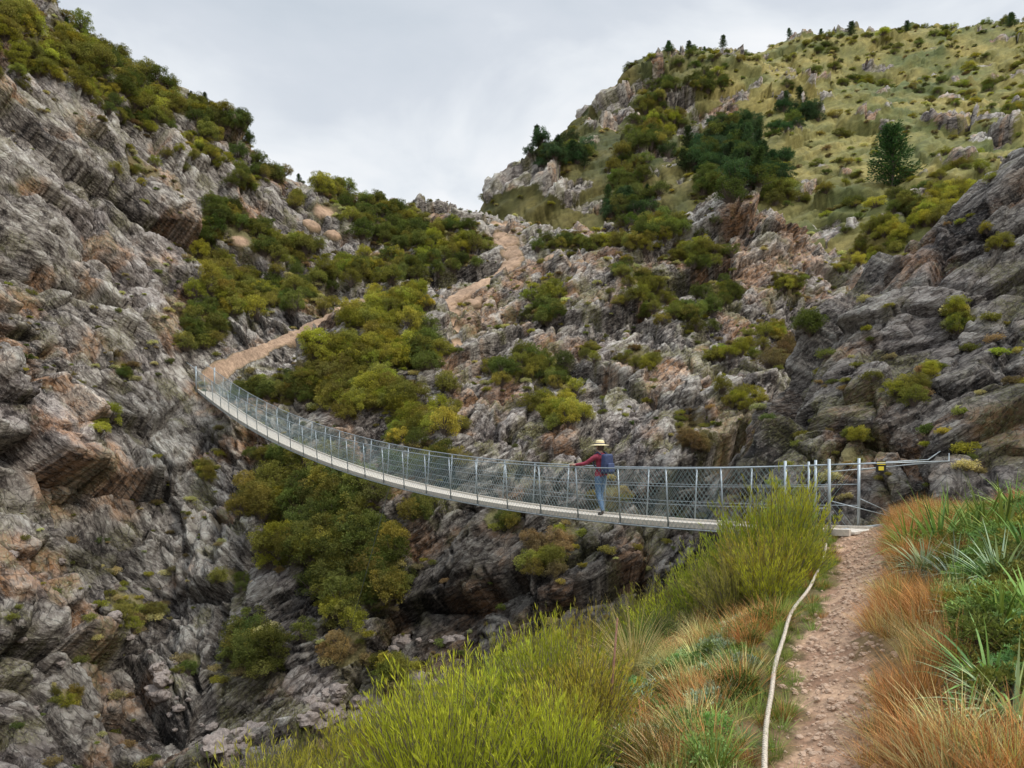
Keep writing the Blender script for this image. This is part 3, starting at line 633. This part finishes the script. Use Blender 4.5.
for s in (-1,1):
    b.tube([bc(t_,s*.52,1.17) for t_ in tt],.015,6); b.tube([bc(t_,s*.44,-.085) for t_ in tt],.018,6)
    b.tube([bc(t_,s*.47,.42) for t_ in tt],.006,4); b.tube([bc(t_,s*.50,.80) for t_ in tt],.006,4)
    b.tube([bc(-.012,s*.52,1.17),np.array([7.6,13.2,-.33])+s*np.array([.1,.5,0]),np.array([9.6,16.4,-.22])+s*np.array([.15,.4,0.03])],.012,6)
    b.tube([bc(-.012,s*.50,1.05),np.array([9.5,16.3,-.42])+s*np.array([.15,.4,0])],.009,5)
    b.tube([bc(-.012,s*.50,.55),np.array([7.4,14.0,-1.45])+s*np.array([.1,.3,0])],.009,5)
    e=bc(1.0,s*.52,1.2); b.tube([e,e+np.array([-3.2,3.2,1.6])],.016,6)
b.tube([bc(-.005,-.46,-.03),np.array([7.25,14.0,-1.55])],.035,6)
child(b,'cables',[STEEL])
b=MB(); b.tube([bc(.40,-.44,-.08),bc(.40,-.44,-.08)*.4+np.array([-6.6,28.3,-8.3])*.6+[0,0,-.3],np.array([-6.6,28.3,-8.3])],.009,5); child(b,'stay_cable',[CAB])
b=MB(); sp=.115/LEN; hh=1.16
for s in (-1,1):
    t_=-.012
    while t_<.985:
        for dr_ in (1,-1):
            ta=t_ if dr_>0 else t_+1.0/LEN; tb=t_+1.0/LEN if dr_>0 else t_
            b.tube([bc(ta,s*.44,-.06),bc(tb,s*.52,hh)],.003,3,cap=False)
        t_+=sp
child(b,'side_netting',[WIRE],False)
YEL=simple('sign_yellow',(.75,.6,.05),.5,0,.05,5); BLK=simple('sign_black',(.02,.02,.02),.5,0,.1,5)
sgn=bpy.data.objects.new('warning_sign',None); C.objects.link(sgn)
def sg(dz,w_,h_,m,off,nm):
    b=MB(); b.box(np.array([6.58,13.2-off,-.44+dz]),(w_,0,0),(0,.006,0),(0,0,h_)); child(b,nm,[m],False,sgn)
sg(0,.09,.10,BLK,0,'plate'); sg(.06,.075,.025,YEL,.009,'header'); sg(-.03,.045,.035,YEL,.009,'symbol')
b=MB(); b.tube([(6.52,13.2,-.345),(6.52,13.2,-.29)],.005,4); b.tube([(6.64,13.2,-.345),(6.64,13.2,-.29)],.005,4); child(b,'hangers',[STEEL],False,sgn)
ROPE=simple('rope_fibre',(.48,.41,.32),.9,0,.3,40,.004)
rp=[(826,545),(822,565),(811,588),(797,605),(787,625),(780,650),(773,680),(768,710),(765,768),(758,860)]
pts=[]
for px,py in rp:
    best=None
    for d in np.arange(2.5,13,.05):
        x=(px-CX)/F*d; z=gz(x,d)+.06
        if best is None or abs(HY-F*z/d-py)<best[0]: best=(abs(HY-F*z/d-py),x,d,z)
    pts.append(best[1:])
pts=np.array(pts); u=np.linspace(0,len(pts)-1,120); pc=np.stack([np.interp(u,np.arange(len(pts)),pts[:,i]) for i in range(3)],1)
pc[:,0]+=.012*np.sin(u*3.1)
for _ in range(25): pc[1:-1]=(pc[:-2]+2*pc[1:-1]+pc[2:])/4
for i in range(len(pc)): pc[i,2]=max(pc[i,2],gz(pc[i,0],pc[i,1])+.03)
for _ in range(12): pc[1:-1]=(pc[:-2]+2*pc[1:-1]+pc[2:])/4
pc[:,2]+=.02
b=MB(); 
seg=np.concatenate([[0],np.cumsum(np.linalg.norm(np.diff(pc,axis=0),axis=1))]); uu=np.linspace(0,seg[-1],700); pf=np.stack([np.interp(uu,seg,pc[:,i]) for i in range(3)],1)
tg=np.gradient(pf,axis=0); tg/=np.linalg.norm(tg,axis=1,keepdims=True); sd=np.cross(tg,[0,0,1]); sd/=np.linalg.norm(sd,axis=1,keepdims=True); up=np.cross(sd,tg)
for k in range(3):
    ph=uu*60+k*2.094; b.tube(pf+.0095*(sd*np.cos(ph)[:,None]+up*np.sin(ph)[:,None]),.0105,5)
b.obj('rope',[ROPE])
x,y,z=at_(609,6.0); b=MB(); b.tube([(x,y,z-.1),(x+.02,y,z+.35),(x+.07,y+.01,z+.95)],[.014,.012,.007],6); b.obj('wooden_stake',[simple('stake_wood',(.22,.11,.07),.85,0,.3,40)])
# ---------------------------------------------------------------- hiker
tper=.146; hk=bpy.data.objects.new('hiker',None); C.objects.link(hk)
hp=bc(tper,-.06,.015); hk.location=Vector(hp.tolist()); hk.rotation_euler=(0,0,math.atan2(.6202,.7844))
JK=simple('jacket',(.26,.03,.055),.8,0,.3,12,.01); JN=simple('denim',(.10,.17,.27),.85,0,.3,25,.006); SK=simple('skin',(.50,.30,.22),.55,0,.08,15); HT=simple('straw_hat',(.74,.62,.36),.8,0,.15,60); PKm=simple('backpack_fabric',(.03,.045,.11),.7,0,.3,15,.008); BT=simple('boots',(.06,.045,.035),.7,0,.2,20); HR=simple('hair',(.10,.07,.05),.7,0,.3,50)
V=[(0,0,.96,.135,.115),(0,-.01,1.12,.125,.105),(0,-.005,1.29,.155,.115),(0,0,1.42,.12,.09),(0,.01,1.50,.05,.05),(0,.025,1.58,.068,.075),(0,.03,1.67,.078,.088),(0,.03,1.73,.05,.055),
   (.095,0,.90,.095,.1),(.105,.10,.50,.062,.066),(.105,.03,.12,.042,.045),(.11,.05,.05,.043,.045),(.125,.20,.035,.04,.03),
   (-.095,-.01,.90,.095,.1),(-.10,-.02,.50,.062,.066),(-.10,-.17,.14,.042,.045),(-.10,-.16,.06,.043,.045),(-.115,-.02,.035,.04,.03),
   (.185,0,1.40,.066,.066),(.27,-.03,1.14,.05,.05),(.30,.14,.95,.034,.034),(.30,.19,.90,.036,.022),
   (-.185,.0,1.40,.066,.066),(-.33,.18,1.24,.05,.05),(-.44,.40,1.21,.034,.034),(-.48,.47,1.21,.036,.022)]
E=[(0,1),(1,2),(2,3),(3,4),(4,5),(5,6),(6,7),(0,8),(8,9),(9,10),(10,11),(11,12),(0,13),(13,14),(14,15),(15,16),(16,17),(3,18),(18,19),(19,20),(20,21),(3,22),(22,23),(23,24),(24,25)]
me=bpy.data.meshes.new('sk'); me.from_pydata([v[:3] for v in V],E,[]); so=bpy.data.objects.new('sk',me); C.objects.link(so)
sk=so.modifiers.new('s','SKIN'); 
for i,v in enumerate(V): me.skin_vertices[0].data[i].radius=(v[3],v[4]); me.skin_vertices[0].data[i].use_root=(i==0)
so.modifiers.new('d','SUBSURF').levels=2; so.modifiers['d'].render_levels=2
bpy.context.view_layer.update(); ev=so.evaluated_get(bpy.context.evaluated_depsgraph_get()); bm_=bpy.data.meshes.new_from_object(ev); bpy.data.objects.remove(so)
for m_ in (JK,JN,SK,BT): bm_.materials.append(m_)
for p_ in bm_.polygons:
    c=p_.center; p_.use_smooth=True
    if c.z<.13: mi=3
    elif c.z<.95 and abs(c.x)<.235: mi=1
    elif c.z>1.50: mi=2
    elif (c.x>.2 and c.z<.965 and c.y>.125) or (c.x<-.43 and c.y>.385): mi=2
    else: mi=0
    p_.material_index=mi
bd_=bpy.data.objects.new('body',bm_); C.objects.link(bd_); bd_.parent=hk
def hc(mb,n,m,sm=True): return child(mb,n,[m],sm,hk)
b=MB(); b.lathe([(.215,-.012),(.212,-.006),(.16,.0),(.105,.012),(.102,.05),(.097,.085),(.08,.108),(.04,.118),(.001,.119)],(0,.02,1.69),28,0,1,1.08); b.lathe([(.213,-.014),(.16,-.008),(.10,.002),(.001,.004)],(0,.02,1.69),28,0,1,1.08); hc(b,'sun_hat',HT)
b=MB(); b.lathe([(.107,0),(.107,.024)],(0,.02,1.704),24,0,1,1.08); hc(b,'hat_band',PKm)
b=MB(); b.lathe([(.06,-.14),(.085,-.10),(.094,-.04),(.094,.0),(.001,.02)],(0,.005,1.69),16,0,.92,.95); hc(b,'hair',HR)
b=MB(); b.tube([(0,.11,1.645),(0,.135,1.62),(0,.115,1.61)],[.006,.014,.006],6); 
for s in (-1,1): b.tube([(s*.08,.03,1.65),(s*.095,.025,1.63),(s*.082,.03,1.60)],[.008,.014,.006],6)
hc(b,'nose_and_ears',SK)
b=MB(); b.tube([(-.022,.112,1.578),(0,.116,1.576),(.022,.112,1.578)],[.003,.006,.003],5); hc(b,'mouth',JK)
b=MB()
for s in (-1,1): b.tube([(s*.03-.01,.108,1.652),(s*.03,.112,1.652),(s*.03+.01,.108,1.652)],[.004,.008,.004],6)
hc(b,'eyes',BT)
b=MB()
for base,fw,dn in (((-.48,.48,1.215),np.array([-.25,.9,0]),-1),((.30,.20,.895),np.array([0,.55,-.8]),-1)):
    base=np.array(base); fw=fw/np.linalg.norm(fw); sd_=np.cross(fw,[0,0,1]); sd_/=np.linalg.norm(sd_); dnv=np.cross(fw,sd_); dnv*=-1 if dnv[2]>0 else 1
    for k,L in enumerate((.068,.076,.072,.058)):
        o0=base+sd_*(k-1.5)*.019; b.tube([o0,o0+fw*L*.5,o0+fw*L*.75+dnv*L*.35,o0+fw*L*.55+dnv*L*.7],[.010,.0095,.009,.006],6)
    o0=base-fw*.04+sd_*.03; b.tube([o0,o0+sd_*.02+fw*.02,o0+sd_*.015+fw*.045+dnv*.02],[.011,.010,.007],6)
hc(b,'fingers',SK)
def rbox(name,loc,dim,bev,mat):
    bm=bmesh.new(); bmesh.ops.create_cube(bm,size=1)
    for v in bm.verts: v.co=Vector((v.co.x*dim[0]*(1-.12*(v.co.z>0)),v.co.y*dim[1]*(1-.25*(v.co.z>0)),v.co.z*dim[2]))
    bmesh.ops.bevel(bm,geom=bm.edges[:],offset=bev,segments=3,affect='EDGES',profile=.6)
    m_=bpy.data.meshes.new(name); bm.to_mesh(m_); bm.free(); m_.materials.append(mat)
    for p_ in m_.polygons: p_.use_smooth=True
    o=bpy.data.objects.new(name,m_); o.location=loc; C.objects.link(o); o.parent=hk; return o
rbox('backpack',(0,-.22,1.24),(.31,.21,.47),.06,PKm); rbox('backpack_pocket',(0,-.34,1.15),(.22,.08,.22),.03,simple('pocket_fabric',(.05,.07,.15),.7,0,.2,15))
b=MB()
for s in (-1,1): b.tube([(s*.11,-.13,1.45),(s*.12,-.02,1.52),(s*.125,.10,1.42),(s*.13,.11,1.22),(s*.14,-.10,1.08)],.018,6)
hc(b,'backpack_straps',PKm)
# ---------------------------------------------------------------- light, sky, camera
el,azs=math.radians(52),math.radians(115)
sv=Vector((math.sin(azs)*math.cos(el),math.cos(azs)*math.cos(el),math.sin(el)))
L=bpy.data.lights.new('sun','SUN'); L.energy=2.0; L.angle=math.radians(12); L.color=(1,.94,.84); lo=bpy.data.objects.new('sun',L); lo.rotation_euler=sv.to_track_quat('Z','Y').to_euler(); lo.location=(30,-20,60); C.objects.link(lo)
W=bpy.data.worlds.new('World'); bpy.context.scene.world=W; W.use_nodes=True; t=NT(W.node_tree)
o_=t.n('ShaderNodeOutputWorld'); bg=t.n('ShaderNodeBackground'); bg.inputs[1].default_value=.15; t.l(bg.outputs[0],o_.inputs[0])
sky=t.n('ShaderNodeTexSky',sky_type='NISHITA'); sky.sun_disc=False; sky.sun_elevation=el; sky.sun_rotation=azs; sky.air_density=1; sky.dust_density=2
tc=t.n('ShaderNodeTexCoord').outputs['Generated']; mp=t.n('ShaderNodeMapping'); mp.inputs['Scale'].default_value=(1,1,2.2); mp.inputs['Location'].default_value=(.3,.1,.2); t.l(tc,mp.inputs[0])
n=t.noise(mp.outputs[0],2.3,6,.5,.3).outputs[0]
sx=t.n('ShaderNodeSeparateXYZ'); t.l(tc,sx.inputs[0])
cv=t.m('SUBTRACT',n,t.m('MULTIPLY',t.m('SUBTRACT',sx.outputs[2],.40),.95))
cl_=t.ramp(cv,[(.38,(4.15,4.55,5.0)),(.5,(4.8,5.1,5.5)),(.57,(5.7,5.95,6.2)),(.64,(6.5,6.6,6.7))])
# overcast sky: zenith several times brighter than the horizon (CIE overcast)
zb=t.m('MULTIPLY_ADD',t.ramp(sx.outputs[2],[(.52,0),(.92,1)]),2.7,1.0)
bri=t.n('ShaderNodeVectorMath',operation='SCALE'); t.l(t.mix(.92,sky.outputs[0],cl_),bri.inputs[0]); t.l(zb,bri.inputs[3])
t.l(bri.outputs[0],bg.inputs[0])
cam=bpy.data.cameras.new('camera'); cam.lens=F/1024*36; cam.sensor_width=36; cam.shift_y=(HY-384)/1024; cam.clip_end=8000; cam.clip_start=.05
co=bpy.data.objects.new('camera',cam); co.rotation_euler=(math.radians(90),0,0); C.objects.link(co); bpy.context.scene.camera=co
sc=bpy.context.scene; sc.view_settings.view_transform='Standard'; sc.view_settings.look='None'; sc.view_settings.exposure=0
print('done',time.time()-T0)
